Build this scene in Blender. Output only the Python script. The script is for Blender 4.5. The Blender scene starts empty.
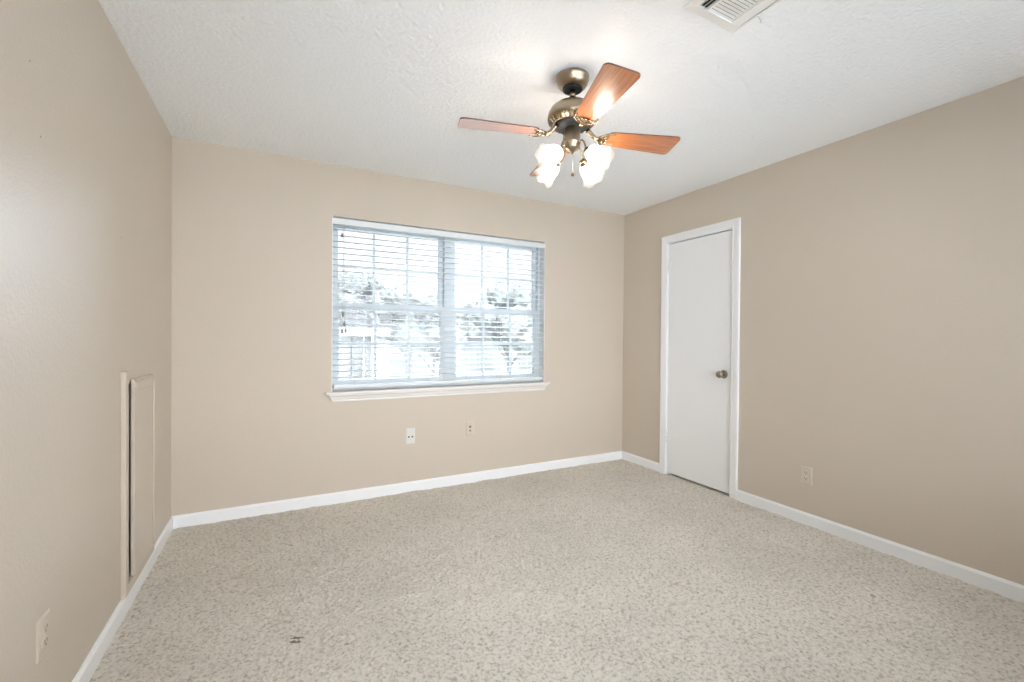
import bpy, bmesh, math, random
import numpy as np
from mathutils import Vector, Matrix
random.seed(7)
rng = np.random.default_rng(11)
R = math.radians
SC = bpy.context.scene
COL = SC.collection

# ------------------------------------------------------------------ camera
XL, XR, YB, YR, H = -0.596, 3.062, 3.431, -0.36, 2.44     # room: left, right, back, rear, height
F, YAW, PITCH, ROLL, EYE = 443.43, 0.483116, -0.0080586, 0.0076646, 1.20685
def cam_axes():
    cy, sy, cp, sp = math.cos(YAW), math.sin(YAW), math.cos(PITCH), math.sin(PITCH)
    f = Vector((sy*cp, cy*cp, sp)); r = Vector((cy, -sy, 0)); u = r.cross(f)
    cr, sr = math.cos(ROLL), math.sin(ROLL)
    return r*cr + u*sr, -r*sr + u*cr, f
cr_, cu_, cf_ = cam_axes()
cam = bpy.data.objects.new('camera', bpy.data.cameras.new('camera'))
COL.objects.link(cam)
m = Matrix((cr_, cu_, -cf_)).transposed().to_4x4(); m.translation = (0, 0, EYE)
cam.matrix_world = m
cam.data.sensor_width = 36.0; cam.data.lens = F*36/1024; cam.data.clip_start = 0.02; cam.data.clip_end = 300
SC.camera = cam

# ------------------------------------------------------------------ sky, exposure
W = bpy.data.worlds.new('overcast_sky'); SC.world = W; W.use_nodes = True
bg = W.node_tree.nodes['Background']
bg.inputs['Color'].default_value = (0.90, 0.935, 1.02, 1); bg.inputs['Strength'].default_value = 12.0
# the sky is brightest overhead and behind the camera, duller low beyond the window
wn = W.node_tree; tcw = wn.nodes.new('ShaderNodeTexCoord'); sx = wn.nodes.new('ShaderNodeSeparateXYZ'); mrw = wn.nodes.new('ShaderNodeMapRange')
mrw.interpolation_type = 'SMOOTHSTEP'
for i_, v_ in ((1, -.15), (2, .40), (3, 12.0), (4, 1.4)): mrw.inputs[i_].default_value = v_
wn.links.new(tcw.outputs['Generated'], sx.inputs[0]); wn.links.new(sx.outputs['Y'], mrw.inputs[0]); wn.links.new(mrw.outputs[0], bg.inputs['Strength'])
SC.view_settings.view_transform = 'Standard'; SC.view_settings.look = 'None'
SC.view_settings.gamma = 1.0; SC.view_settings.use_curve_mapping = False
SC.view_settings.exposure = 0.71
BULB = 60.0; LAMPC = (1.0, 0.93, 0.84)
# added soft sun low right beyond the window, brightens the left wall
su = bpy.data.lights.new('fill_sun', 'SUN'); su.energy = 28.0; su.angle = R(80); su.color = (0.80, 0.93, 1.14)
so = bpy.data.objects.new('fill_sun', su); COL.objects.link(so)
so.rotation_euler = Vector((0.60, 0.72, 0.30)).to_track_quat('Z', 'Y').to_euler(); so.location = (20, 18, 9)
# light portal in the window opening (only steers sampling of the sky)
pl = bpy.data.lights.new('window_portal', 'AREA'); pl.shape = 'RECTANGLE'; pl.size = 1.8; pl.size_y = 1.27
pl.cycles.is_portal = True
po = bpy.data.objects.new('window_portal', pl); COL.objects.link(po)
po.location = (1.232, YB+0.2, 1.44); po.rotation_euler = (R(-90), 0, 0)
p2 = pl.copy(); p2.name = 'rear_fill_portal'; p2.size = 3.4; p2.size_y = 1.8
po2 = bpy.data.objects.new('rear_fill_portal', p2); COL.objects.link(po2)
po2.location = (1.25, YR-.14, 1.40); po2.rotation_euler = (R(90), 0, 0)
SC.cycles.max_bounces = 10; SC.cycles.diffuse_bounces = 6; SC.cycles.transparent_max_bounces = 16
SC.cycles.sample_clamp_indirect = 6.0
SC.cycles.caustics_reflective = False; SC.cycles.caustics_refractive = False

# ------------------------------------------------------------------ materials
def mat(name, col, rough=0.5, metal=0.0, spec=0.5, bump=None, var=None, coat=0.0):
    """bump=(scale, distance, detail); var=(scale, other colour)"""
    M = bpy.data.materials.new(name); M.use_nodes = True
    nt = M.node_tree; b = nt.nodes['Principled BSDF']
    b.inputs['Base Color'].default_value = (*col, 1); b.inputs['Roughness'].default_value = rough
    b.inputs['Metallic'].default_value = metal; b.inputs['Specular IOR Level'].default_value = spec
    if coat: b.inputs['Coat Weight'].default_value = coat; b.inputs['Coat Roughness'].default_value = 0.08
    if bump or var:
        tc = nt.nodes.new('ShaderNodeTexCoord')
    if bump:
        n = nt.nodes.new('ShaderNodeTexNoise'); n.inputs['Scale'].default_value = bump[0]; n.inputs['Detail'].default_value = bump[2]
        nt.links.new(tc.outputs['Object'], n.inputs['Vector'])
        bn = nt.nodes.new('ShaderNodeBump'); bn.inputs['Distance'].default_value = bump[1]; bn.inputs['Strength'].default_value = 1.0
        nt.links.new(n.outputs['Fac'], bn.inputs['Height']); nt.links.new(bn.outputs['Normal'], b.inputs['Normal'])
    if var:
        n2 = nt.nodes.new('ShaderNodeTexNoise'); n2.inputs['Scale'].default_value = var[0]; n2.inputs['Detail'].default_value = 3
        nt.links.new(tc.outputs['Object'], n2.inputs['Vector'])
        mx = nt.nodes.new('ShaderNodeMix'); mx.data_type = 'RGBA'
        mx.inputs[6].default_value = (*col, 1); mx.inputs[7].default_value = (*var[1], 1)
        nt.links.new(n2.outputs['Fac'], mx.inputs[0]); nt.links.new(mx.outputs[2], b.inputs['Base Color'])
    return M

WALLC = (0.61, 0.53, 0.435)
def wall_material(name, spots=(), bump=.001, rough=.40, spec=.9):
    M = mat(name, WALLC, rough, spec=spec, bump=(95, bump, 2.0))
    nt = M.node_tree; b = nt.nodes['Principled BSDF']; prev = None
    tc = [n for n in nt.nodes if n.type == 'TEX_COORD'][0]
    for (p, r) in spots:                       # small dark nail holes
        d = nt.nodes.new('ShaderNodeVectorMath'); d.operation = 'DISTANCE'; d.inputs[1].default_value = p
        nt.links.new(tc.outputs['Object'], d.inputs[0])
        l = nt.nodes.new('ShaderNodeMath'); l.operation = 'LESS_THAN'; l.inputs[1].default_value = r
        nt.links.new(d.outputs['Value'], l.inputs[0])
        if prev:
            mx = nt.nodes.new('ShaderNodeMath'); mx.operation = 'MAXIMUM'
            nt.links.new(prev.outputs[0], mx.inputs[0]); nt.links.new(l.outputs[0], mx.inputs[1]); prev = mx
        else: prev = l
    if prev:
        c = nt.nodes.new('ShaderNodeMix'); c.data_type = 'RGBA'
        c.inputs[6].default_value = (*WALLC, 1); c.inputs[7].default_value = (0.16, 0.12, 0.09, 1)
        nt.links.new(prev.outputs[0], c.inputs[0]); nt.links.new(c.outputs[2], b.inputs['Base Color'])
    return M
M_WALL = wall_material('beige_wall_paint'); M_WALLB = wall_material('beige_wall_paint_flat', rough=.55, spec=.3)
M_WALLL = wall_material('beige_wall_paint_with_nail_holes',
    [((XL, 2.44, 1.617), .0035), ((XL, 2.82, 1.612), .0035), ((XL, 1.726, 1.761), .003), ((XL, 1.665, 1.94), .003)], .0018, .40, .9)
M_EDGE = mat('beige_trim_paint', (0.61, 0.53, 0.435), 0.4)
M_PANEL = mat('cream_panel_paint', (0.64, 0.56, 0.465), 0.38)
M_CEIL = mat('white_textured_ceiling', (0.925, 0.935, 0.945), 0.9, spec=0.2, bump=(55, 0.006, 4.0))
M_WHITE = mat('white_semi_gloss_paint', (0.89, 0.895, 0.895), 0.3)
M_DOOR = mat('white_door_paint', (0.89, 0.895, 0.895), 0.33, bump=(30, 0.0005, 2))
M_BASE = mat('white_baseboard_paint', (0.89, 0.895, 0.895), 0.35)
M_SILL = mat('cream_sill_paint', (0.80, 0.765, 0.72), 0.35)
M_VINYL = mat('white_vinyl', (0.66, 0.70, 0.71), 0.4)
M_SLAT = mat('white_blind_slat', (0.74, 0.755, 0.755), 0.4)
M_CORD = mat('grey_blind_cord', (0.55, 0.56, 0.56), 0.7)
M_TASSEL = mat('grey_tassel', (0.22, 0.22, 0.22), 0.5)
M_BRASS = mat('antique_brass', (0.40, 0.325, 0.235), 0.30, metal=1.0, var=(14, (0.34, 0.275, 0.20)))
M_BRASSD = mat('antique_brass_scroll', (0.52, 0.40, 0.27), 0.25, metal=1.0, var=(60, (0.20, 0.15, 0.10)))
M_BLACK = mat('black_enamel', (0.022, 0.022, 0.024), 0.5, spec=0.2)
M_DARK = mat('duct_shade_paint', (0.02, 0.018, 0.015), 0.8)
M_NICKEL = mat('satin_nickel', (0.36, 0.32, 0.265), 0.25, metal=1.0)
M_BLADE_EDGE = mat('dark_walnut_edge', (0.13, 0.06, 0.03), 0.4)
M_OUTW = mat('white_outlet_plastic', (0.72, 0.69, 0.64), 0.35)
M_OUTB = mat('beige_outlet_paint', (0.63, 0.545, 0.45), 0.4)
M_OUTC = mat('cream_outlet_plastic', (0.66, 0.59, 0.505), 0.38)
M_SLOT = mat('dark_slot', (0.05, 0.045, 0.04), 0.6)
M_VENT = mat('cream_vent_metal', (0.86, 0.85, 0.83), 0.45)
M_CAV = mat('wall_cavity', (0.22, 0.16, 0.11), 0.9)

def wood():
    M = mat('cherry_blade_veneer', (0.5, 0.17, 0.055), 0.3, spec=0.5, coat=1.0)
    nt = M.node_tree; b = nt.nodes['Principled BSDF']
    tc = nt.nodes.new('ShaderNodeTexCoord'); mp = nt.nodes.new('ShaderNodeMapping'); mp.inputs['Scale'].default_value = (3, 42, 20)
    n = nt.nodes.new('ShaderNodeTexNoise'); n.inputs['Scale'].default_value = 2.0; n.inputs['Detail'].default_value = 5
    cr = nt.nodes.new('ShaderNodeValToRGB')
    cr.color_ramp.elements[0].position = .3; cr.color_ramp.elements[0].color = (0.36, 0.105, 0.03, 1)
    cr.color_ramp.elements[1].position = .7; cr.color_ramp.elements[1].color = (0.56, 0.20, 0.065, 1)
    nt.links.new(tc.outputs['Object'], mp.inputs['Vector']); nt.links.new(mp.outputs['Vector'], n.inputs['Vector'])
    nt.links.new(n.outputs['Fac'], cr.inputs['Fac']); nt.links.new(cr.outputs['Color'], b.inputs['Base Color'])
    return M
M_WOOD = wood()

def pane_material(name, tint):
    M = bpy.data.materials.new(name); M.use_nodes = True; nt = M.node_tree
    nt.nodes.remove(nt.nodes['Principled BSDF']); out = nt.nodes['Material Output']
    t = nt.nodes.new('ShaderNodeBsdfTransparent'); t.inputs['Color'].default_value = (*tint, 1)
    g = nt.nodes.new('ShaderNodeBsdfGlossy'); g.inputs['Roughness'].default_value = 0.02
    fr = nt.nodes.new('ShaderNodeFresnel'); fr.inputs['IOR'].default_value = 1.45
    mx = nt.nodes.new('ShaderNodeMixShader')
    nt.links.new(fr.outputs[0], mx.inputs[0]); nt.links.new(t.outputs[0], mx.inputs[1]); nt.links.new(g.outputs[0], mx.inputs[2])
    nt.links.new(mx.outputs[0], out.inputs['Surface']); return M
M_PANE = pane_material('dimmed_window_glass', (0.80, 0.815, 0.81)); M_CLEAR = pane_material('rear_fill_glass', (0.68, 0.69, 0.69))  # front pane tint dims the view; rear pane belongs to the added opening
def shade_material():
    M = bpy.data.materials.new('frosted_tulip_glass'); M.use_nodes = True; nt = M.node_tree
    nt.nodes.remove(nt.nodes['Principled BSDF']); out = nt.nodes['Material Output']
    t = nt.nodes.new('ShaderNodeBsdfTransparent'); t.inputs['Color'].default_value = (1, 0.97, 0.93, 1)
    d = nt.nodes.new('ShaderNodeBsdfTranslucent'); d.inputs['Color'].default_value = (0.95, 0.91, 0.86, 1)
    f = nt.nodes.new('ShaderNodeBsdfDiffuse'); f.inputs['Color'].default_value = (0.9, 0.88, 0.85, 1)
    g = nt.nodes.new('ShaderNodeBsdfGlossy'); g.inputs['Roughness'].default_value = 0.15
    a = nt.nodes.new('ShaderNodeMixShader'); a.inputs[0].default_value = 0.4
    nt.links.new(d.outputs[0], a.inputs[1]); nt.links.new(f.outputs[0], a.inputs[2])
    b = nt.nodes.new('ShaderNodeMixShader'); b.inputs[0].default_value = 0.20
    nt.links.new(t.outputs[0], b.inputs[1]); nt.links.new(a.outputs[0], b.inputs[2])
    c = nt.nodes.new('ShaderNodeMixShader'); c.inputs[0].default_value = 0.06
    nt.links.new(b.outputs[0], c.inputs[1]); nt.links.new(g.outputs[0], c.inputs[2])
    nt.links.new(c.outputs[0], out.inputs['Surface']); return M
M_SHADE = shade_material()
def glow(name, col, s):
    M = bpy.data.materials.new(name); M.use_nodes = True; b = M.node_tree.nodes['Principled BSDF']
    b.inputs['Emission Color'].default_value = (*col, 1); b.inputs['Emission Strength'].default_value = s; return M
M_BULB = glow('lit_bulb', LAMPC, BULB)

def carpet_material():
    M = mat('cream_plush_carpet', (0.62, 0.565, 0.485), 0.95, spec=0.1)
    nt = M.node_tree; b = nt.nodes['Principled BSDF']
    tc = nt.nodes.new('ShaderNodeTexCoord')
    # yarn flecks; the dark end also paints in shaded pits between tufts
    n = nt.nodes.new('ShaderNodeTexNoise'); n.inputs['Scale'].default_value = 75; n.inputs['Detail'].default_value = 4; n.inputs['Roughness'].default_value = .7
    nt.links.new(tc.outputs['Object'], n.inputs['Vector'])
    r = nt.nodes.new('ShaderNodeValToRGB')
    e = r.color_ramp.elements
    e[0].position = .32; e[0].color = (0.37, 0.325, 0.265, 1); e[1].position = .50; e[1].color = (0.70, 0.65, 0.565, 1)
    x = e.new(.72); x.color = (0.78, 0.73, 0.65, 1)
    nt.links.new(n.outputs['Fac'], r.inputs['Fac'])
    # broad tracks of slightly lighter and darker tone
    n2 = nt.nodes.new('ShaderNodeTexNoise'); n2.inputs['Scale'].default_value = 1.7; n2.inputs['Detail'].default_value = 3
    nt.links.new(tc.outputs['Object'], n2.inputs['Vector'])
    mr = nt.nodes.new('ShaderNodeMapRange'); mr.inputs[1].default_value = .3; mr.inputs[2].default_value = .7; mr.inputs[3].default_value = .93; mr.inputs[4].default_value = 1.05
    nt.links.new(n2.outputs['Fac'], mr.inputs[0])
    mu = nt.nodes.new('ShaderNodeMix'); mu.data_type = 'RGBA'; mu.blend_type = 'MULTIPLY'; mu.inputs[0].default_value = 1
    nt.links.new(r.outputs['Color'], mu.inputs[6]); nt.links.new(mr.outputs[0], mu.inputs[7])
    last = mu.outputs[2]
    for (p, sx, sy, th, colr) in STAINS:
        mp = nt.nodes.new('ShaderNodeMapping'); mp.vector_type = 'TEXTURE'
        mp.inputs['Location'].default_value = p; mp.inputs['Rotation'].default_value = (0, 0, th); mp.inputs['Scale'].default_value = (sx, sy, 1)
        nt.links.new(tc.outputs['Object'], mp.inputs['Vector'])
        nz = nt.nodes.new('ShaderNodeTexNoise'); nz.inputs['Scale'].default_value = 90
        nt.links.new(tc.outputs['Object'], nz.inputs['Vector'])
        ln = nt.nodes.new('ShaderNodeVectorMath'); ln.operation = 'LENGTH'; nt.links.new(mp.outputs[0], ln.inputs[0])
        ad = nt.nodes.new('ShaderNodeMath'); ad.operation = 'MULTIPLY_ADD'; ad.inputs[1].default_value = 1.6
        nt.links.new(nz.outputs['Fac'], ad.inputs[0]); nt.links.new(ln.outputs['Value'], ad.inputs[2])
        sm = nt.nodes.new('ShaderNodeMapRange'); sm.inputs[1].default_value = 1.5; sm.inputs[2].default_value = 1.9; sm.inputs[3].default_value = .8; sm.inputs[4].default_value = 0
        nt.links.new(ad.outputs[0], sm.inputs[0])
        mx = nt.nodes.new('ShaderNodeMix'); mx.data_type = 'RGBA'; mx.inputs[7].default_value = (*colr, 1)
        nt.links.new(sm.outputs[0], mx.inputs[0]); nt.links.new(last, mx.inputs[6]); last = mx.outputs[2]
    nt.links.new(last, b.inputs['Base Color'])
    b.inputs['Sheen Weight'].default_value = 0.05
    n3 = nt.nodes.new('ShaderNodeTexNoise'); n3.inputs['Scale'].default_value = 240; n3.inputs['Detail'].default_value = 2
    nt.links.new(tc.outputs['Object'], n3.inputs['Vector'])
    bn = nt.nodes.new('ShaderNodeBump'); bn.inputs['Distance'].default_value = 0.004
    nt.links.new(n3.outputs['Fac'], bn.inputs['Height']); nt.links.new(bn.outputs['Normal'], b.inputs['Normal'])
    return M

# ------------------------------------------------------------------ helpers
class MB:
    def __init__(s): s.bm = bmesh.new(); s.mi = 0
    def _f(s, vs, smooth=False):
        try: f = s.bm.faces.new(vs)
        except ValueError: return None
        f.material_index = s.mi; f.smooth = smooth; return f
    def box(s, x0, x1, y0, y1, z0, z1, M=None, bevel=0.0):
        v = [Vector((x, y, z)) for x in (x0, x1) for y in (y0, y1) for z in (z0, z1)]
        if M is not None: v = [M @ p for p in v]
        v = [s.bm.verts.new(p) for p in v]
        fs = [s._f([v[i] for i in q]) for q in ((0,1,3,2),(4,6,7,5),(0,4,5,1),(2,3,7,6),(0,2,6,4),(1,5,7,3))]
        if bevel:
            es = list({e for f in fs for e in f.edges})
            bmesh.ops.bevel(s.bm, geom=es, offset=bevel, segments=2, affect='EDGES', profile=.5, clamp_overlap=True, material=-1)
        return s
    def prism(s, poly, z0, z1, M=None, smooth=False):
        a = [Vector((x, y, z0)) for x, y in poly]; b = [Vector((x, y, z1)) for x, y in poly]
        if M is not None: a = [M @ p for p in a]; b = [M @ p for p in b]
        a = [s.bm.verts.new(p) for p in a]; b = [s.bm.verts.new(p) for p in b]; n = len(a)
        s._f(a[::-1]); s._f(b)
        for i in range(n): s._f([a[i], a[(i+1) % n], b[(i+1) % n], b[i]], smooth)
        return s
    def lathe(s, prof, M=None, n=32, cap=True, mod=None):
        """prof: (r, z); mod(theta, k) -> (dr, dz)"""
        rings = []
        for k, (r, z) in enumerate(prof):
            ring = []
            for i in range(n):
                t = 2*math.pi*i/n; dr, dz = mod(t, k) if mod else (0, 0)
                p = Vector(((r+dr)*math.cos(t), (r+dr)*math.sin(t), z+dz))
                ring.append(s.bm.verts.new(M @ p if M is not None else p))
            rings.append(ring)
        for a, b in zip(rings, rings[1:]):
            for i in range(n): s._f([a[i], a[(i+1) % n], b[(i+1) % n], b[i]], True)
        if cap:
            s._f(rings[0][::-1]); s._f(rings[-1])
        return s
    def tube(s, pts, r, n=10, close=True):
        pts = [Vector(p) for p in pts]; rings = []; rr = r if isinstance(r, (list, tuple)) else [r]*len(pts)
        up = None
        for i, p in enumerate(pts):
            d = (pts[min(i+1, len(pts)-1)] - pts[max(i-1, 0)]).normalized()
            if up is None:
                up = Vector((0, 0, 1)) if abs(d.z) < .9 else Vector((1, 0, 0))
            sd = d.cross(up).normalized(); up = sd.cross(d).normalized()
            rings.append([s.bm.verts.new(p + (sd*math.cos(2*math.pi*k/n) + up*math.sin(2*math.pi*k/n))*rr[i]) for k in range(n)])
        for a, b in zip(rings, rings[1:]):
            for k in range(n): s._f([a[k], a[(k+1) % n], b[(k+1) % n], b[k]], True)
        if close: s._f(rings[0][::-1]); s._f(rings[-1])
        return s
    def ball(s, c, r, sc=(1, 1, 1), seg=16, M=None):
        mm = (M if M is not None else Matrix.Identity(4)) @ Matrix.Translation(c) @ Matrix.Diagonal((r*sc[0], r*sc[1], r*sc[2], 1))
        g = bmesh.ops.create_uvsphere(s.bm, u_segments=seg, v_segments=max(6, seg//2), radius=1, matrix=mm)
        for v in g['verts']:
            for f in v.link_faces: f.smooth = True; f.material_index = s.mi
        return s
    def build(s, name, mats, parent=None, world=None):
        bmesh.ops.recalc_face_normals(s.bm, faces=s.bm.faces[:])
        me = bpy.data.meshes.new(name); s.bm.to_mesh(me); s.bm.free()
        for M in (mats if isinstance(mats, (list, tuple)) else [mats]): me.materials.append(M)
        o = bpy.data.objects.new(name, me); COL.objects.link(o)
        if parent is not None:
            o.parent = parent
        return o
def tag(o, label=None, cat=None, group=None, kind=None):
    if label: o['label'] = label
    if cat: o['category'] = cat
    if group: o['group'] = group
    if kind: o['kind'] = kind
    return o
def empty(name, loc, M=None):
    o = bpy.data.objects.new(name, None); COL.objects.link(o)
    if M is not None: o.matrix_world = Matrix.Translation(loc) @ M
    else: o.location = loc
    o.empty_display_size = .1
    return o
def struct(o, label=None): return tag(o, label, None, None, 'structure')

# ------------------------------------------------------------------ the room shell
WX0, WX1, WZ0, WZ1, WT = 0.335, 2.131, 0.803, 2.073, 0.20          # window opening
b = MB()
b.box(XL-.12, WX0, YB, YB+WT, -.2, H+.1).box(WX1, XR+.3, YB, YB+WT, -.2, H+.1)
b.box(WX0, WX1, YB, YB+WT, -.2, WZ0).box(WX0, WX1, YB, YB+WT, WZ1, H+.1)
struct(b.build('wall_back', M_WALLB), 'beige back wall with the wide window')
# left wall with a shallow service recess behind the access panel
PY0, PY1, PZ0, PZ1 = 2.474, 2.885, 0.117, 0.985
b = MB(); T = .12
b.box(XL-T, XL, YR-.1, PY0, -.2, H+.1).box(XL-T, XL, PY1, YB, -.2, H+.1)
b.box(XL-T, XL, PY0, PY1, -.2, PZ0).box(XL-T, XL, PY0, PY1, PZ1, H+.1)
b.mi = 1; b.box(XL-T-.01, XL-T, PY0-.02, PY1+.02, PZ0-.02, PZ1+.02)
struct(b.build('wall_left', [M_WALLL, M_CAV]), 'beige left wall')
DY0, DY1, DZ1 = 2.215, 2.864, 2.058                                    # closet door opening
b = MB()
b.box(XR, XR+T, YR-.1, DY0, -.2, H+.1).box(XR, XR+T, DY1, YB, -.2, H+.1).box(XR, XR+T, DY0, DY1, DZ1, H+.1)
struct(b.build('wall_right', M_WALL), 'beige right wall with the closet door')
RX0, RX1, RZ0, RZ1 = -.45, 2.95, .50, 2.30                              # unseen opening added behind the camera for fill light
b = MB(); b.box(XL-.12, RX0, YR-.1, YR, -.2, H+.1).box(RX1, XR+.3, YR-.1, YR, -.2, H+.1).box(RX0, RX1, YR-.1, YR, -.2, RZ0).box(RX0, RX1, YR-.1, YR, RZ1, H+.1)
struct(b.build('wall_rear', M_WALL), 'beige wall behind the camera')
b = MB(); b.box(XR+.2, XR+.3, YR, YB, -.2, H+.1); b.box(XR+T, XR+.2, DY0-.3, DY0-.2, -.2, H+.1)
struct(b.build('wall_closet', M_WALL), 'closet walls behind the white door')
b = MB(); b.box(XL-.12, XR+.3, YR-.1, YB+WT, H, H+.12)
struct(b.build('ceiling', M_CEIL), 'white textured ceiling')

# carpet: a real pile surface, finely displaced
STAINS = [((0.062, 1.962, 0), .034, .008, R(-20), (0.12, 0.065, 0.03)), ((0.058, 1.938, 0), .024, .007, R(-28), (0.13, 0.075, 0.035)),
          ((0.063, 2.858, 0), .020, .010, R(-28), (0.30, 0.25, 0.19)), ((2.494, 1.053, 0), .014, .012, 0, (0.33, 0.29, 0.235))]
M_CARPET = carpet_material()
def blur(a, r):
    k = np.exp(-.5*(np.arange(-3*r, 3*r+1)/r)**2); k /= k.sum(); o = np.zeros_like(a)
    for i, w in zip(range(-3*r, 3*r+1), k): o += w*np.roll(a, i, 0)
    p = np.zeros_like(a)
    for i, w in zip(range(-3*r, 3*r+1), k): p += w*np.roll(o, i, 1)
    return p/p.std()
STEP = 0.005
nx = int((XR+.2-XL)/STEP)+1; ny = int((YB-YR)/STEP)+1
gx = np.linspace(XL-.005, XR+.2, nx); gy = np.linspace(YR, YB+.005, ny)
CELL = .011                                                  # one cut tuft of pile per jittered cell
ci = ((gx-gx[0])/CELL).astype(int)+2; cj = ((gy-gy[0])/CELL).astype(int)+2
jx = rng.uniform(.05, .95, (cj[-1]+4, ci[-1]+4)); jy = rng.uniform(.05, .95, jx.shape); th = rng.normal(0, .0011, jx.shape)
I, J = np.meshgrid(ci, cj); hz = np.full((ny, nx), -1.0)
U, V = np.meshgrid((gx-gx[0])/CELL+2, (gy-gy[0])/CELL+2)
for dj in (-1, 0, 1):
    for di in (-1, 0, 1):
        a_, b_ = J+dj, I+di
        d2 = (U-(b_+jx[a_, b_]))**2 + (V-(a_+jy[a_, b_]))**2
        hz = np.maximum(hz, th[a_, b_] - .0055*d2)
hz = hz + 0.0014*blur(rng.standard_normal((ny, nx)), 4) + 0.0010*blur(rng.standard_normal((ny, nx)), 14)
hz = np.clip(hz, -.016, .006) - .003
vx = np.empty((ny, nx, 3)); vx[..., 0] = gx[None]; vx[..., 1] = gy[:, None]; vx[..., 2] = hz
idx = np.arange(ny*nx).reshape(ny, nx)
q = np.stack([idx[:-1, :-1], idx[:-1, 1:], idx[1:, 1:], idx[1:, :-1]], -1).reshape(-1, 4)
me = bpy.data.meshes.new('floor'); me.vertices.add(ny*nx); me.vertices.foreach_set('co', vx.ravel())
me.loops.add(q.size); me.loops.foreach_set('vertex_index', q.ravel().astype(np.int32))
me.polygons.add(len(q)); me.polygons.foreach_set('loop_start', np.arange(0, q.size, 4, dtype=np.int32)); me.polygons.foreach_set('loop_total', np.full(len(q), 4, np.int32))
me.polygons.foreach_set('use_smooth', np.ones(len(q), bool)); me.update(); me.validate(); me.materials.append(M_CARPET)
fl = bpy.data.objects.new('floor', me); COL.objects.link(fl); struct(fl, 'cream plush carpet')

# baseboards (small chamfered top)
BH, BT = 0.074, 0.013
def base(name, runs, label):
    b = MB()
    for (p0, p1, nrm, m0, m1) in runs:                         # mitre m0/m1 along the run at the room face
        p0, p1, nrm = Vector((*p0, 0)), Vector((*p1, 0)), Vector((*nrm, 0)); d = (p1-p0).normalized()
        prof = [(0, -.02), (BT, -.02), (BT, BH-.012), (BT*.45, BH), (0, BH)]
        A = [b.bm.verts.new(p0 + nrm*u + d*(u*m0) + Vector((0, 0, z))) for u, z in prof]
        B = [b.bm.verts.new(p1 + nrm*u - d*(u*m1) + Vector((0, 0, z))) for u, z in prof]
        n = len(prof); b._f(A[::-1]); b._f(B)
        for i in range(n): b._f([A[i], A[(i+1) % n], B[(i+1) % n], B[i]])
    return struct(b.build(name, M_BASE), label)
base('baseboard_left', [((XL, YR), (XL, YB), (1, 0), 1, 1)], 'white baseboard along the left wall')
base('baseboard_back', [((XL, YB), (XR, YB), (0, -1), 1, 1)], 'white baseboard under the window')
base('baseboard_right', [((XR, YR), (XR, 2.156), (-1, 0), 1, 0), ((XR, 2.924), (XR, YB), (-1, 0), 0, 1)], 'white baseboard along the right wall')

# ------------------------------------------------------------------ closet door
XD = XR + .008
b = MB(); b.box(XD, XD+.035, 2.229, 2.850, .014, 2.044, bevel=.0015)
door = struct(b.build('door_1', M_DOOR), 'flush white closet door in the right wall')
b = MB()                                                      # casing: flat with a stepped inner bead, mitred at the corners
def casing_profile_run(b, inner, outer):
    (iy0, iy1, iz), (oy0, oy1, oz) = inner, outer
    # stations across the width from inner edge to outer edge: (fraction, projection)
    st = [(0, 0), (0, .009), (.18, .013), (.30, .0115), (.82, .016), (1, .014), (1, 0)]
    rows = []
    for (f, pr) in st:
        y0 = iy0 + (oy0-iy0)*f; y1 = iy1 + (oy1-iy1)*f; z = iz + (oz-iz)*f
        rows.append([b.bm.verts.new((XR-pr, y, zz)) for y, zz in ((y0, -.01), (y0, z), (y1, z), (y1, -.01))])
    for a, c in zip(rows, rows[1:]):
        for i in range(3): b._f([a[i], a[i+1], c[i+1], c[i]])
casing_profile_run(b, (2.222, 2.857, 2.051), (2.157, 2.923, 2.119))
b.build('casing', M_WHITE, door)
b = MB()
b.box(XR-.001, XR+.10, 2.205, 2.2235, -.01, 2.06).box(XR-.001, XR+.10, 2.8555, 2.874, -.01, 2.06).box(XR-.001, XR+.10, 2.205, 2.874, 2.0495, 2.068)
b.box(XR+.045, XR+.055, 2.2235, 2.235, -.01, 2.05).box(XR+.045, XR+.055, 2.844, 2.8555, -.01, 2.05)
b.build('jamb', M_WHITE, door)
for z0, z1 in ((1.79, 1.885), (.288, .386)):
    b = MB()
    for k in range(3):
        zz = z0 + (z1-z0)*k/3
        b.lathe([(.0065, zz+.0012), (.0065, zz+(z1-z0)/3-.0012)], Matrix.Translation((XR-.001, 2.853, 0)), 12)
    b.ball((XR-.001, 2.853, z1+.002), .0055).ball((XR-.001, 2.853, z0-.002), .0055)
    b.box(XR+.0065, XR+.0095, 2.825, 2.853, z0, z1)
    b.build('hinge', M_WHITE, door)
KM = Matrix.Translation((XD, 2.292, .932)) @ Matrix.Rotation(R(-90), 4, 'Y')
b = MB(); b.lathe([(.013, .006), (.0105, .012), (.0105, .027), (.016, .034), (.0255, .042), (.0275, .052), (.0245, .062), (.012, .067), (.004, .0675)], KM, 28)
kn = b.build('knob', M_NICKEL, door)
b = MB(); b.lathe([(.033, 0), (.0335, .003), (.029, .008), (.015, .010)], KM, 28); b.build('rosette', M_NICKEL, kn)
b = MB(); b.box(XD-.001, XD+.03, 2.2282, 2.2295, .905, .96); b.build('latch_plate', M_NICKEL, door)

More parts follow.
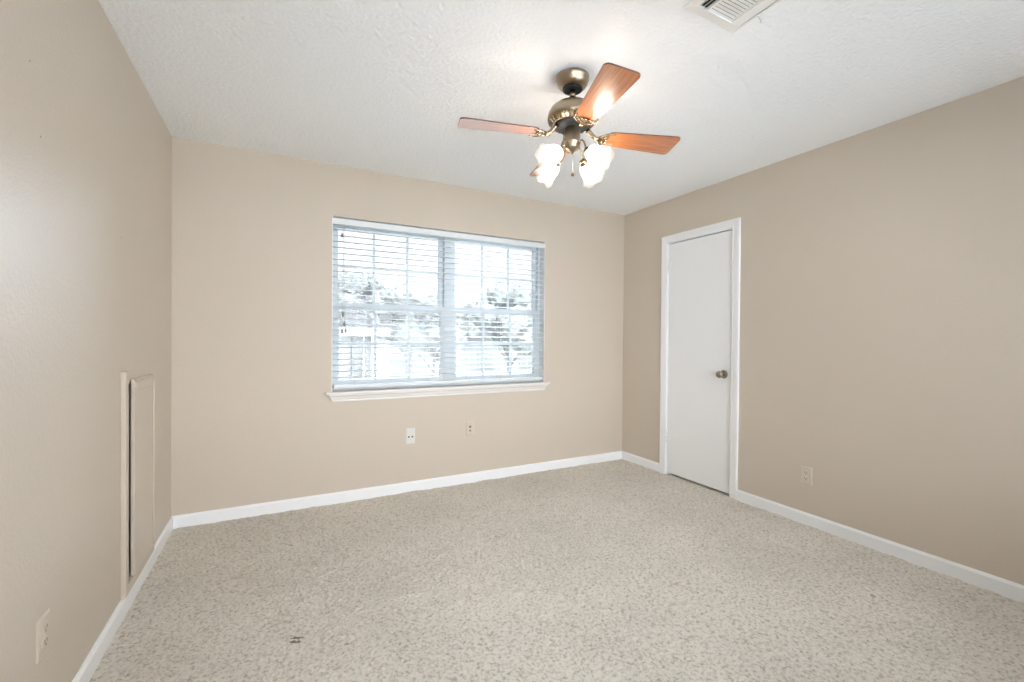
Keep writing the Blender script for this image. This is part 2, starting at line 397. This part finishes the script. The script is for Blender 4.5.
# ------------------------------------------------------------------ window
YU, YL = YB+.14, YB+.105                                        # glass planes of upper and lower sashes
b = MB()
b.box(WX0, WX0+.022, YB+.085, YB+.185, WZ0, WZ1).box(WX1-.022, WX1, YB+.085, YB+.185, WZ0, WZ1)
b.box(WX0+.022, WX1-.022, YB+.085, YB+.185, WZ1-.03, WZ1).box(WX0+.022, WX1-.022, YB+.085, YB+.185, WZ0, WZ0+.035)
b.box(1.208, 1.278, YB+.083, YB+.186, WZ0+.035, WZ1-.03)        # centre mullion
win = struct(b.build('window_1', M_VINYL), 'wide double-hung twin window in the back wall')
def sash(x0, x1, z0, z1, y, gx0, gx1, gz0, gz1, mx, mz):
    b = MB(); d = .016
    b.box(x0, gx0, y-d, y+d, z0, z1).box(gx1, x1, y-d, y+d, z0, z1)
    b.box(gx0, gx1, y-d, y+d, z0, gz0).box(gx0, gx1, y-d, y+d, gz1, z1)
    for x in mx: b.box(x-.0095, x+.0095, y-.006, y+.006, gz0, gz1)
    for z in mz: b.box(gx0, gx1, y-.0055, y+.0055, z-.0095, z+.0095)
    s = b.build('sash', M_VINYL, win)
    b = MB(); b.box(gx0-.002, gx1+.002, y-.0008, y+.0008, gz0-.002, gz1+.002); b.build('pane', M_PANE, s)
WI0, WI1 = WX0+.022, WX1-.022
sash(WI0, 1.208, 1.415, WZ1-.03, YU, .388, 1.172, 1.45, 2.020, (.651, .913), (1.735,))
sash(1.278, WI1, 1.415, WZ1-.03, YU, 1.314, 2.078, 1.45, 2.020, (1.571, 1.827), (1.735,))
sash(WI0, 1.208, WZ0+.035, 1.458, YL, .392, 1.178, .880, 1.405, (.658, .921), (1.148,))
sash(1.278, WI1, WZ0+.035, 1.458, YL, 1.316, 2.072, .880, 1.405, (1.570, 1.835), (1.148,))
b = MB()                                                      # painted returns of the opening
b.box(WX0-.001, WX0+.003, YB-.001, YB+.086, WZ0, WZ1).box(WX1-.003, WX1+.001, YB-.001, YB+.086, WZ0, WZ1).box(WX0+.003, WX1-.003, YB+.012, YB+.086, WZ1-.002, WZ1+.001)
b.build('reveal', M_WHITE, win)

# stool and apron
b = MB(); b.box(.293, 2.174, YB-.040, YB+.002, .786, .805, bevel=.006); b.box(WX0+.001, WX1-.001, YB-.01, YB+.088, .786, .805)
sill = struct(b.build('trim_1', M_SILL), 'cream window stool with a moulded apron')
b = MB()
prof = [(0, .786), (.034, .786), (.033, .778), (.022, .768), (.017, .752), (.012, .745), (.013, .738), (.010, .731), (0, .731)]
A = []; B = []
for u, z in prof:
    A.append(b.bm.verts.new((.345-u*.95, YB-u, z))); B.append(b.bm.verts.new((2.122+u*.95, YB-u, z)))
n = len(prof); b._f(A[::-1]); b._f(B)
for i in range(n): b._f([A[i], A[(i+1) % n], B[(i+1) % n], B[i]])
b.build('apron', M_SILL, sill)

# added fill opening behind the camera, with an added soffit cutting high sky
b = MB(); b.box(XL-.6, XR+.6, YR-1.5, YR-.1, 2.36, 2.46); struct(b.build('rear_sky_shield', M_WHITE), 'added white soffit blocking high sky at the rear fill opening')
b = MB()
for x0, x1 in ((RX0, RX0+.05), (1.27, 1.33), (RX1-.05, RX1)): b.box(x0, x1, YR-.09, YR-.04, RZ0, RZ1)
for x0, x1 in ((RX0+.05, 1.27), (1.33, RX1-.05)):
    b.box(x0, x1, YR-.09, YR-.04, RZ0, RZ0+.05); b.box(x0, x1, YR-.09, YR-.04, RZ1-.05, RZ1)
w2 = struct(b.build('rear_fill_window', M_VINYL), 'added unseen window behind the camera for fill light')
for x0, x1 in ((RX0+.05, 1.27), (1.33, RX1-.05)):
    b = MB(); b.box(x0-.002, x1+.002, YR-.066, YR-.064, RZ0+.048, RZ1-.048); b.build('pane', M_CLEAR, w2)

# ------------------------------------------------------------------ blind
YS = YB+.031
bl = empty('window_blind', (1.232, YB, .822))
inv = Matrix.Translation(-Vector((1.232, YB, .822)))
def part(b, name, M, parent, mtx): 
    o = b.build(name, M, parent); o.data.transform(mtx); return o
b = MB(); b.box(.337, 2.129, YB+.001, YB+.010, 2.016, 2.061, bevel=.0025)
b.box(.337, .343, YB+.010, YB+.05, 2.016, 2.061).box(2.123, 2.129, YB+.010, YB+.05, 2.016, 2.061)
part(b, 'valance', M_SLAT, bl, inv)
b = MB(); b.box(.345, 2.121, YB+.012, YB+.058, 2.026, 2.062); part(b, 'head_rail', M_SLAT, bl, inv)
b = MB(); z = 1.987; NS = 0
while z > .875:
    tilt = R(random.uniform(1.5, 4.0)); sag = random.uniform(-.0012, .0012)
    mtx = Matrix.Translation((0, YS, z+sag)) @ Matrix.Rotation(tilt, 4, 'X')
    pr = [(-.025, -.0016), (-.012, .0002), (0, .0008), (.012, .0002), (.025, -.0016)]
    top = [[b.bm.verts.new(mtx @ Vector((x, u, w+.0018))) for u, w in pr] for x in (.347, 2.119)]
    bot = [[b.bm.verts.new(mtx @ Vector((x, u, w-.0018))) for u, w in pr] for x in (.347, 2.119)]
    for i in range(4):
        b._f([top[0][i], top[0][i+1], top[1][i+1], top[1][i]], True); b._f([bot[0][i], bot[1][i], bot[1][i+1], bot[0][i+1]], True)
    for e in (0, 4): b._f([top[0][e], top[1][e], bot[1][e], bot[0][e]])
    for e in (0, 1): b._f([*top[e], *bot[e][::-1]])
    z -= .0432; NS += 1
part(b, 'slat_panel', M_SLAT, bl, inv)
b = MB(); b.box(.347, 2.119, YS-.026, YS+.026, .824, .850, bevel=.005); part(b, 'bottom_rail', M_SLAT, bl, inv)
for x in (.493, 1.06, 1.40, 1.69, 1.99):
    b = MB()
    for yy in (YS-.0275, YS+.0275): b.tube([(x, yy, 2.03), (x, yy, 1.4), (x, yy, .84)], .0011, 5)
    part(b, 'ladder_cord', M_CORD, bl, inv)
def pull(x, z0, dx=0):
    b = MB(); b.tube([(x, YB-.006, 2.02), (x+dx*.3, YB-.008, 1.6 if z0 < 1.6 else 1.98), (x+dx, YB-.006, z0+.02)], .0011, 5)
    c = part(b, 'lift_cord', M_CORD, bl, inv)
    b = MB(); b.lathe([(.002, .022), (.005, .016), (.0075, 0), (.008, -.010), (.003, -.013)], Matrix.Translation((x+dx, YB-.006, z0)), 12)
    part(b, 'tassel', M_TASSEL, c, inv)
pull(.400, 1.935); pull(.409, 1.360); pull(.412, 1.291, .006); pull(.414, 1.240, -.011); pull(.419, 1.245, .008)
b = MB(); b.tube([(2.088, YB-.005, .95), (2.078, YB-.006, .90), (2.098, YB-.006, .90), (2.088, YB-.005, .95)], .0018, 6); b.tube([(2.110, YB-.004, 1.40), (2.110, YB-.005, .93)], .001, 5)
part(b, 'cord_loop', M_CORD, bl, inv)
tag(bl, 'white two-inch slatted blind lowered over the window with its slats open', 'window blind')

# ------------------------------------------------------------------ access panel on the left wall
ap = empty('access_panel', (XL, 2.65, .078)); inv = Matrix.Translation(-Vector((XL, 2.65, .078)))
b = MB(); b.box(XL, XL+.019, 2.431, 2.472, .078, 1.046, bevel=.002); part(b, 'frame_stile', M_EDGE, ap, inv)
b = MB(); b.box(XL, XL+.0175, 2.472, 2.925, .076, .115, bevel=.0015); part(b, 'frame_rail', M_EDGE, ap, inv)
b = MB(); b.box(XL+.004, XL+.018, 2.562, 2.915, .1155, 1.003, bevel=.0015)
pn = part(b, 'panel_board', M_PANEL, ap, inv)
b = MB()
b.box(XL+.0175, XL+.0235, 2.566, 2.912, .968, .992, bevel=.002).box(XL+.0175, XL+.022, 2.57, 2.90, .942, .950, bevel=.001)
b.box(XL+.0175, XL+.0225, 2.897, 2.912, .118, .968, bevel=.002)
part(b, 'panel_bead', M_PANEL, pn, inv)
tag(ap, 'beige wooden access panel with a side stile, low on the left wall', 'access panel')

# ------------------------------------------------------------------ wall plates
def plate_matrix(wall, a, z):
    # local x = along wall, y = up, z = out of the wall
    if wall == 'back':  return Matrix.Translation((a, YB, z)) @ Matrix(((1,0,0,0),(0,0,-1,0),(0,1,0,0),(0,0,0,1)))
    if wall == 'right': return Matrix.Translation((XR, a, z)) @ Matrix(((0,0,-1,0),(-1,0,0,0),(0,1,0,0),(0,0,0,1)))
    return Matrix.Translation((XL, a, z)) @ Matrix(((0,0,1,0),(1,0,0,0),(0,1,0,0),(0,0,0,1)))
def plate(name, M, mat_, label, cat, w=.070, h=.114, t=.006):
    o = empty(name, (0, 0, 0), M); b = MB()
    v = [(-w/2, -h/2), (w/2, -h/2), (w/2, h/2), (-w/2, h/2)]; i_ = .006
    A = [b.bm.verts.new((x, y, 0)) for x, y in v]; B = [b.bm.verts.new((x, y, t*.55)) for x, y in v]
    C = [b.bm.verts.new((x-math.copysign(i_, x), y-math.copysign(i_, y), t)) for x, y in v]
    b._f(A[::-1]); b._f(C)
    for P, Q in ((A, B), (B, C)):
        for k in range(4): b._f([P[k], P[(k+1) % 4], Q[(k+1) % 4], Q[k]])
    b.build('cover_plate', mat_, o); tag(o, label, cat); return o
def screw(o, x, y, t=.006, m_=None):
    b = MB(); b.lathe([(.0035, t-.001), (.0033, t+.0010), (.001, t+.0014)], Matrix.Translation((x, y, 0)), 10); b.build('screw', m_ or M_NICKEL, o)
def duplex(name, M, mat_, label, w, h):
    o = plate(name, M, mat_, label, 'outlet', w, h)
    for s in (-1, 1):
        b = MB(); poly = []
        for k in range(24):
            t = 2*math.pi*k/24; poly.append((.0168*math.cos(t), max(-.0135, min(.0135, .0168*math.sin(t)))))
        b.prism(poly, .004, .0085, Matrix.Translation((0, s*.0195, 0))); rc = b.build('receptacle', mat_, o)
        b = MB(); b.box(-.0078, -.0054, s*.0195-.001, s*.0195+.0075, .0080, .0089).box(.0054, .0078, s*.0195-.001, s*.0195+.0075, .0080, .0089)
        b.lathe([(.0027, .0080), (.0027, .0089)], Matrix.Translation((0, s*.0195-.0075, 0)), 10)
        b.build('slot', M_SLOT, rc)
    screw(o, 0, 0, .006, mat_); return o
duplex('wall_outlet', plate_matrix('right', 1.668, .316), M_OUTC, 'cream duplex outlet low on the right wall near the closet door', .072, .116)
duplex('wall_outlet', plate_matrix('left', 1.730, .348), M_OUTB, 'beige duplex outlet low on the left wall near the camera', .072, .116)
o = plate('jack_plate', plate_matrix('back', .909, .429), M_OUTW, 'white plate with two dark jacks under the left half of the window', 'wall plate', .070, .122)
for x in (-.014, .014):
    b = MB(); b.box(x-.009, x+.009, -.014, .006, .005, .008, bevel=.001); j = b.build('jack', M_OUTW, o)
    b = MB(); b.box(x-.006, x+.006, -.010, .003, .0075, .0086); b.build('jack_hole', M_SLOT, j)
screw(o, 0, .042, .006, M_OUTW); screw(o, 0, -.042, .006, M_OUTW)
b = MB(); b.box(-.017, .017, -.028, -.025, .0055, .0068); b.build('label_strip', M_OUTC, o)
o = plate('jack_plate', plate_matrix('back', 1.411, .447), M_OUTB, 'beige painted plate with two stacked jacks under the right half of the window', 'wall plate', .072, .118)
for y, r in ((.014, .0075), (-.018, .0055)):
    b = MB(); b.lathe([(r+.003, .005), (r+.003, .008), (r, .0125), (r-.0015, .013)], Matrix.Translation((-.001, y, 0)), 16); j = b.build('jack', mat('dull_jack_metal', (.26, .22, .17), .4, metal=.6), o)
screw(o, 0, .045, .006, M_OUTB); screw(o, 0, -.045, .006, M_OUTB)

# ------------------------------------------------------------------ ceiling vent
vx0, vx1, vy0, vy1 = 1.325, 1.611, .875, 1.176
vc = Vector(((vx0+vx1)/2, (vy0+vy1)/2, H)); vent = empty('ceiling_vent', vc); inv = Matrix.Translation(-vc)
b = MB(); b.box(vx0+.03, vx1-.03, vy0+.03, vy1-.03, H-.0012, H-.0004); part(b, 'backing', M_DARK, vent, inv)  # black sheet stands in for the shade inside the duct
b = MB(); gx0, gx1, gy0, gy1 = vx0+.036, vx1-.020, vy0+.038, vy1-.038
def flange(b):
    o_ = [(vx0, vy0), (vx1, vy0), (vx1, vy1), (vx0, vy1)]; i_ = [(gx0, gy0), (gx1, gy0), (gx1, gy1), (gx0, gy1)]
    rows = []
    for pts, z in ((o_, H), (o_, H-.004), (i_, H-.011), (i_, H-.001)): rows.append([b.bm.verts.new((x, y, z)) for x, y in pts])
    for P, Q in zip(rows, rows[1:]):
        for k in range(4): b._f([P[k], P[(k+1) % 4], Q[(k+1) % 4], Q[k]])
flange(b)
b.box(1.406, 1.4125, gy0, gy1, H-.011, H-.001).box(1.5415, 1.547, gy0, gy1, H-.011, H-.001)
part(b, 'frame', M_VENT, vent, inv)
def louver(x0, x1, y0, y1, ang, axis):
    b = MB(); c = Vector(((x0+x1)/2, (y0+y1)/2, H-.0065)); L = ((x1-x0) if axis == 'X' else (y1-y0))/2
    mtx = Matrix.Translation(c) @ Matrix.Rotation(ang, 4, axis)
    if axis == 'X': b.box(-L, L, -.0062, .0062, -.0006, .0006, mtx)
    else: b.box(-.0062, .0062, -L, L, -.0006, .0006, mtx)
    part(b, 'slat', M_VENT, vent, inv)
y = gy1-.006
while y > gy0+.004: louver(1.413, 1.541, y-.006, y+.006, R(9), 'X'); y -= .0138
for k in range(3): louver(gx0+.008+k*.0145-.006, gx0+.008+k*.0145+.006, gy0, gy1, R(-48), 'Y')
for k in range(3): louver(1.5535+k*.0135-.006, 1.5535+k*.0135+.006, gy0, gy1, R(30), 'Y')
b = MB(); b.tube([(1.606, 1.07, H-.006), (1.625, 1.073, H-.014), (1.642, 1.082, H-.012)], .0018, 6); part(b, 'damper_lever', M_CORD, vent, inv)
tag(vent, 'cream metal ceiling air register with angled louvers, cut by the top of the frame', 'ceiling vent')

# ------------------------------------------------------------------ ceiling fan
FX, FY, ZB = 1.2238, 1.7363, 2.167
fan = empty('ceiling_fan', (FX, FY, H))
def fpart(b, name, M, parent=None): return b.build(name, M, parent or fan)
D = lambda z: z - H
b = MB(); b.lathe([(.0745, D(2.44)), (.078, D(2.436)), (.078, D(2.425)), (.0745, D(2.42)), (.072, D(2.405)), (.063, D(2.392)), (.052, D(2.385)), (.047, D(2.384))], n=40)
can = fpart(b, 'canopy', M_BRASS)
b = MB(); b.lathe([(.047, D(2.386)), (.046, D(2.376)), (.036, D(2.370)), (.022, D(2.374))], n=32); fpart(b, 'canopy_ring', M_BLACK, can)
b = MB(); b.lathe([(.0125, D(2.38)), (.0125, D(2.335))], n=20); b.lathe([(.015, D(2.347)), (.016, D(2.336)), (.019, D(2.326)), (.020, D(2.316))], n=20)
fpart(b, 'downrod', M_BRASS)
b = MB(); b.lathe([(.022, D(2.318)), (.050, D(2.314)), (.080, D(2.304)), (.102, D(2.287)), (.113, D(2.268)), (.1165, D(2.25)), (.1165, D(2.236)), (.112, D(2.230)), (.098, D(2.216)), (.070, D(2.206)), (.05, D(2.205))], n=56)
mot = fpart(b, 'motor_housing', M_BRASS)
b = MB()                                                      # vent fins around the lower rim
for k in range(30):
    a = 2*math.pi*k/30; mtx = Matrix.Rotation(a, 4, 'Z') @ Matrix.Translation((.104, 0, D(2.2225))) @ Matrix.Rotation(R(45), 4, 'Y')
    b.box(-.0035, .0035, -.0045, .0045, -.015, .013, mtx, bevel=.0015)
fpart(b, 'fin_ring', M_BRASSD, mot)
b = MB(); b.lathe([(.088, D(2.2145)), (.084, D(2.205)), (.066, D(2.198)), (.045, D(2.194)), (.03, D(2.194))], n=40)
fpart(b, 'hub_plate', M_BLACK, mot)
b = MB(); b.lathe([(.036, D(2.198)), (.0385, D(2.19)), (.0385, D(2.134)), (.040, D(2.131)), (.040, D(2.126)), (.0365, D(2.123)), (.0355, D(2.107)), (.030, D(2.098)), (.018, D(2.092)), (.010, D(2.084)), (.006, D(2.078)), (.002, D(2.076))], n=36)
fpart(b, 'switch_housing', M_BRASS)
cx_, cy_ = -.004, -.012
b = MB(); b.tube([(cx_, cy_, D(2.093)), (cx_, cy_, D(1.985))], .0012, 6)
ch = fpart(b, 'pull_chain', M_BRASS)
b = MB(); b.ball((cx_, cy_, D(1.977)), .0085, (1, 1, 1.15)); fpart(b, 'chain_knob', mat('dark_brass', (.07, .045, .03), .45, metal=.2), ch)

def rounded(poly, rads, n=6):
    out = []; N = len(poly)
    for i in range(N):
        p = Vector(poly[i]); a = Vector(poly[i-1]); c = Vector(poly[(i+1) % N]); r = rads[i]
        if r <= 0: out.append(tuple(p)); continue
        u = (a-p).normalized(); v = (c-p).normalized(); ang = u.angle(v); t = r/math.tan(ang/2)
        p0 = p+u*t; p1 = p+v*t; cen = p + (u+v).normalized()*(r/math.sin(ang/2))
        a0 = (p0-cen); a1 = (p1-cen); w = a0.angle_signed(a1)
        for k in range(n+1):
            q_ = -w*k/n; out.append((cen.x + a0.x*math.cos(q_) - a0.y*math.sin(q_), cen.y + a0.x*math.sin(q_) + a0.y*math.cos(q_)))
    return out
BLADE_ANG = R(-105.35); PIT = R(9.6)
bp = rounded([(.166, -.050), (.535, -.0745), (.535, .0745), (.166, .050)], [.035, .022, .022, .035], 7)
blades = []
for k in range(4):
    base_m = Matrix.Translation((0, 0, D(ZB))) @ Matrix.Rotation(BLADE_ANG + k*math.pi/2, 4, 'Z')
    tilt = base_m @ Matrix.Rotation(-PIT, 4, 'X')
    b = MB(); b.mi = 0
    n = len(bp); a_ = [b.bm.verts.new((x, y, -.003)) for x, y in bp]; c_ = [b.bm.verts.new((x, y, .003)) for x, y in bp]
    b._f(a_[::-1]); b._f(c_); b.mi = 1
    for i in range(n): b._f([a_[i], a_[(i+1) % n], c_[(i+1) % n], c_[i]])
    bl_ = fpart(b, 'blade', [M_WOOD, M_BLADE_EDGE]); bl_.matrix_local = tilt
    b = MB()
    b.prism([(x, y) for x, y in [(.130, -.016), (.150, -.034), (.163, -.044), (.172, -.040), (.170, -.020), (.178, 0), (.170, .020), (.172, .040), (.163, .044), (.150, .034), (.130, .016)]], -.0085, -.0032)
    for yy in (-.034, 0, .034):                               # screws
        b.ball((.166 if yy else .172, yy, -.0085), .0045, (1, 1, .6), 10)
    for s in (-1, 1):                                         # scroll wires along the plate rim
        b.tube([(.128, s*.012, -.007), (.146, s*.032, -.009), (.166, s*.050, -.010), (.190, s*.050, -.010), (.198, s*.047, -.0095)], .0032, 8)
        b.tube([(.150, s*.010, -.009), (.164, s*.026, -.010), (.176, s*.020, -.010), (.170, s*.010, -.010)], .0026, 8)
    # curved neck up to the motor
    b.tube([(.135, 0, -.006), (.118, 0, -.006), (.102, 0, .008), (.088, 0, .026), (.075, 0, .034)], [.0115, .011, .0105, .011, .013], 10)
    ir = fpart(b, 'blade_iron', M_BRASSD, bl_)
    blades.append(bl_)

# light kit: four arms with tulip shades
SHADE_AZ = [R(a) for a in (197, 287, 17, 107)]
TILT = R(32)
for az in SHADE_AZ:
    rad = Matrix.Rotation(az, 4, 'Z')
    b = MB(); pts = []
    ctl = [(.034, 2.118), (.046, 2.126), (.058, 2.126), (.069, 2.114), (.076, 2.096), (.080, 2.078), (.086, 2.066)]
    b.tube([rad @ Vector((r, 0, D(z))) for r, z in ctl], .0042, 8)
    arm = fpart(b, 'light_arm', M_BRASS)
    SM = rad @ Matrix.Translation((.086, 0, D(2.066))) @ Matrix.Rotation(R(90)+TILT, 4, 'Y')      # local +z = shade axis, outward and down
    b = MB(); b.lathe([(.006, -.012), (.012, -.010), (.019, -.002), (.021, .010), (.020, .018), (.017, .019)], SM, 24); fpart(b, 'shade_fitter', M_BRASSD, arm)
    prof = [(.0185, .012), (.024, .018), (.034, .030), (.0395, .045), (.0405, .060), (.0405, .074), (.044, .088), (.052, .101), (.061, .111)]
    def mod(t, k, N=len(prof)):
        f = max(0, (k-3)/(N-4)); rib = .0008*math.cos(24*t)*min(1, k/3)
        c = math.cos(6*t)
        return (rib + .0028*f*f*c, .005*f*f*c)
    b = MB(); b.lathe(prof, SM, 96, cap=False, mod=mod); sh = fpart(b, 'glass_shade', M_SHADE, arm)
    b = MB(); b.lathe([(.010, .014), (.011, .030), (.013, .036), (.019, .048), (.0225, .060), (.0215, .072), (.015, .082), (.006, .0865), (.001, .087)], SM, 20); fpart(b, 'bulb', M_BULB, arm)
tag(fan, 'four-blade ceiling fan with antique brass motor, cherry blades and four lit tulip lamps', 'ceiling fan')

# ------------------------------------------------------------------ outside the window
GZ = -3.0
M_BOUNCE = mat('pale_bounce_ground', (0.70, 0.71, 0.69), 0.95, var=(1.2, (0.77, 0.77, 0.75)))  # unseen rear ground, kept pale to bounce light up to the ceiling
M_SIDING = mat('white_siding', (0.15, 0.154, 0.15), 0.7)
M_ROOF = mat('grey_shingles', (0.036, 0.038, 0.038), 0.95, spec=0.1, bump=(9, .02, 3), var=(2.5, (0.05, 0.05, 0.0495)))
M_POST = mat('grey_post', (0.085, 0.09, 0.09), 0.7)
def leaf_material():
    M = bpy.data.materials.new('grey_green_leaves'); M.use_nodes = True; nt = M.node_tree
    nt.nodes.remove(nt.nodes['Principled BSDF']); out = nt.nodes['Material Output']
    d = nt.nodes.new('ShaderNodeBsdfDiffuse'); t = nt.nodes.new('ShaderNodeBsdfTranslucent'); mx = nt.nodes.new('ShaderNodeMixShader')
    tc = nt.nodes.new('ShaderNodeTexCoord'); n = nt.nodes.new('ShaderNodeTexNoise'); n.inputs['Scale'].default_value = 2.5
    c = nt.nodes.new('ShaderNodeMix'); c.data_type = 'RGBA'; c.inputs[6].default_value = (0.29, 0.302, 0.293, 1); c.inputs[7].default_value = (0.36, 0.372, 0.363, 1)
    nt.links.new(tc.outputs['Object'], n.inputs['Vector']); nt.links.new(n.outputs['Fac'], c.inputs[0])
    for s_ in (d, t): nt.links.new(c.outputs[2], s_.inputs['Color'])
    mx.inputs[0].default_value = 0.5
    nt.links.new(d.outputs[0], mx.inputs[1]); nt.links.new(t.outputs[0], mx.inputs[2]); nt.links.new(mx.outputs[0], out.inputs['Surface'])
    return M
M_LEAF = leaf_material()
M_BARK = mat('grey_bark', (0.2, 0.195, 0.19), 0.9, bump=(20, .02, 4))
M_FENCE = mat('weathered_fence', (0.30, 0.295, 0.285), 0.85)
M_GLASSD = mat('house_window_glass', (0.10, 0.105, 0.11), 0.1)
M_GRASS = mat('dry_lawn', (0.27, 0.28, 0.24), 0.95, var=(1.2, (0.33, 0.33, 0.29)))
b = MB(); b.box(-80, 90, -90, 1.5, GZ-.3, GZ); struct(b.build('ground', M_BOUNCE), 'unseen pale ground behind the house, bouncing light indoors')
b = MB(); b.box(-80, 90, 1.5, 120, GZ-.3, GZ)
struct(b.build('ground', M_GRASS), 'dry lawn outside the window')
# neighbour's house: wall, posts, hip roof
hx0, hx1, hy0, hy1, ez = -6.0, 2.38, 11.4, 17.5, 1.24
hs = empty('neighbour_house', (-2, 13.5, GZ)); inv = Matrix.Translation(-Vector((-2, 13.5, GZ)))
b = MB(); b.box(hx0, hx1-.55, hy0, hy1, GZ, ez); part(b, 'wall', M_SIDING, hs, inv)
b = MB(); o_ = .35
A = [b.bm.verts.new(p) for p in ((hx0-o_, hy0-o_, ez), (hx1, hy0-o_, ez), (hx1, hy1+o_, ez), (hx0-o_, hy1+o_, ez))]
C = [b.bm.verts.new(p) for p in ((hx0-o_, hy0-o_, ez+.16), (hx1, hy0-o_, ez+.16), (hx1, hy1+o_, ez+.16), (hx0-o_, hy1+o_, ez+.16))]
T0 = b.bm.verts.new((hx0+3, (hy0+hy1)/2, ez+2.0)); T1 = b.bm.verts.new((hx1-3, (hy0+hy1)/2, ez+2.0))
b._f(A[::-1])
for k in range(4): b._f([A[k], A[(k+1) % 4], C[(k+1) % 4], C[k]])
b._f([C[0], C[1], T1, T0]); b._f([C[1], C[2], T1]); b._f([C[2], C[3], T0, T1]); b._f([C[3], C[0], T0])
part(b, 'roof', M_ROOF, hs, inv)
b = MB(); b.box(hx0-o_, hx1+.02, hy0-o_-.03, hy0-o_, ez-.02, ez+.17); part(b, 'fascia', M_SIDING, hs, inv)
for x in (.62, 1.62, 1.93):
    b = MB(); b.box(x-.07, x+.07, hy0-.15, hy0-.01, GZ, ez); part(b, 'post', M_POST, hs, inv)
for x in (-3.6, -1.6):
    b = MB(); b.box(x-.5, x+.5, hy0-.03, hy0+.02, -.6, .7); part(b, 'house_window', M_GLASSD, hs, inv)
tag(hs, 'white house with a grey hip roof seen through the left lower panes', 'house')

def tree(name, x, y, h, r, label, seed, n=3200, z0=.52):
    rs = np.random.default_rng(seed); t = empty(name, (x, y, GZ))
    b = MB(); b.tube([(0, 0, -.1), (.05, .02, h*.3), (-.04, .05, h*.55), (.03, 0, h*.8)], [.2, .16, .11, .04], 9)
    for k in range(7):
        a = rs.uniform(0, 6.28); zz = h*rs.uniform(.4, .6)
        b.tube([(0, 0, zz), (math.cos(a)*r*.4, math.sin(a)*r*.4, zz+h*.12), (math.cos(a)*r*.8, math.sin(a)*r*.8, zz+h*.2)], [.07, .045, .015], 6)
    b.build('trunk', M_BARK, t)
    b = MB(); lobes = [(rs.uniform(-.8*r, .8*r), rs.uniform(-.7*r, .7*r), h*rs.uniform(z0+.05, .93), r*rs.uniform(.26, .42)) for _ in range(16)]
    for (lx, ly, lz, lr) in lobes:
        g = bmesh.ops.create_icosphere(b.bm, subdivisions=3, radius=1, matrix=Matrix.Translation((lx, ly, lz)) @ Matrix.Diagonal((lr*.85, lr*.85, lr*.7, 1)))
        for v in g['verts']:
            q_ = v.co - Vector((lx, ly, lz)); v.co += q_*rs.normal(0, .10)
    for _ in range(n):
        lx, ly, lz, lr = lobes[rs.integers(len(lobes))]; d = Vector(rs.normal(size=3)).normalized()*lr*rs.uniform(.6, 1.05)
        c = Vector((lx, ly, lz)) + Vector((d.x, d.y, d.z*.8)); s = rs.uniform(.07, .17)
        mtx = Matrix.Translation(c) @ Matrix.Rotation(rs.uniform(0, 6.28), 4, 'Z') @ Matrix.Rotation(rs.uniform(0, 3.1), 4, 'X')
        v = [b.bm.verts.new(mtx @ Vector(p)) for p in ((-s, 0, 0), (-s*.2, -s*.55, .03), (s, 0, 0), (-s*.2, s*.55, .03))]
        b._f(v)
    b.build('foliage', M_LEAF, t); tag(t, label, 'tree', 'trees outside the window'); return t
tree('leafy_tree', 5.7, 17.5, 6.7, 2.0, 'grey-green tree just right of the neighbouring house', 1)
tree('leafy_tree', 9.6, 18.5, 6.9, 2.2, 'broad pale tree seen behind the centre mullion of the window', 2)
tree('leafy_tree', 14.4, 19.5, 6.6, 2.2, 'pale tree seen through the rightmost panes of the window', 3)
tree('leafy_tree', 2.2, 23.0, 7.6, 2.2, 'tall tree rising behind the roof of the neighbouring house', 4)
tree('leafy_tree', 6.4, 25.0, 7.6, 2.3, 'small-looking tree far off between the nearer crowns', 5)
# a second, farther house under the crowns
h2 = empty('distant_house', (15, 32, GZ)); inv = Matrix.Translation(-Vector((15, 32, GZ)))
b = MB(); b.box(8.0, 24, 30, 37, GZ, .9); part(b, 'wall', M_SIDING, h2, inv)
b = MB(); a_ = [b.bm.verts.new(p) for p in ((7.6, 29.6, .9), (24.4, 29.6, .9), (24.4, 37.4, .9), (7.6, 37.4, .9), (7.6, 33.5, 3.0), (24.4, 33.5, 3.0))]
for f in ((0, 1, 5, 4), (2, 3, 4, 5), (0, 4, 3), (1, 2, 5), (3, 2, 1, 0)): b._f([a_[k] for k in f])
part(b, 'roof', M_ROOF, h2, inv)
for x in (10.5, 13.5, 17.0, 20.5):
    b = MB(); b.box(x-.6, x+.6, 29.95, 30.02, -1.0, .35); b.box(x-.7, x+.7, 29.93, 29.99, -1.12, -1.0); part(b, 'house_window', M_GLASSD, h2, inv)
tag(h2, 'pale distant house seen below the tree crowns through the right lower panes', 'house')
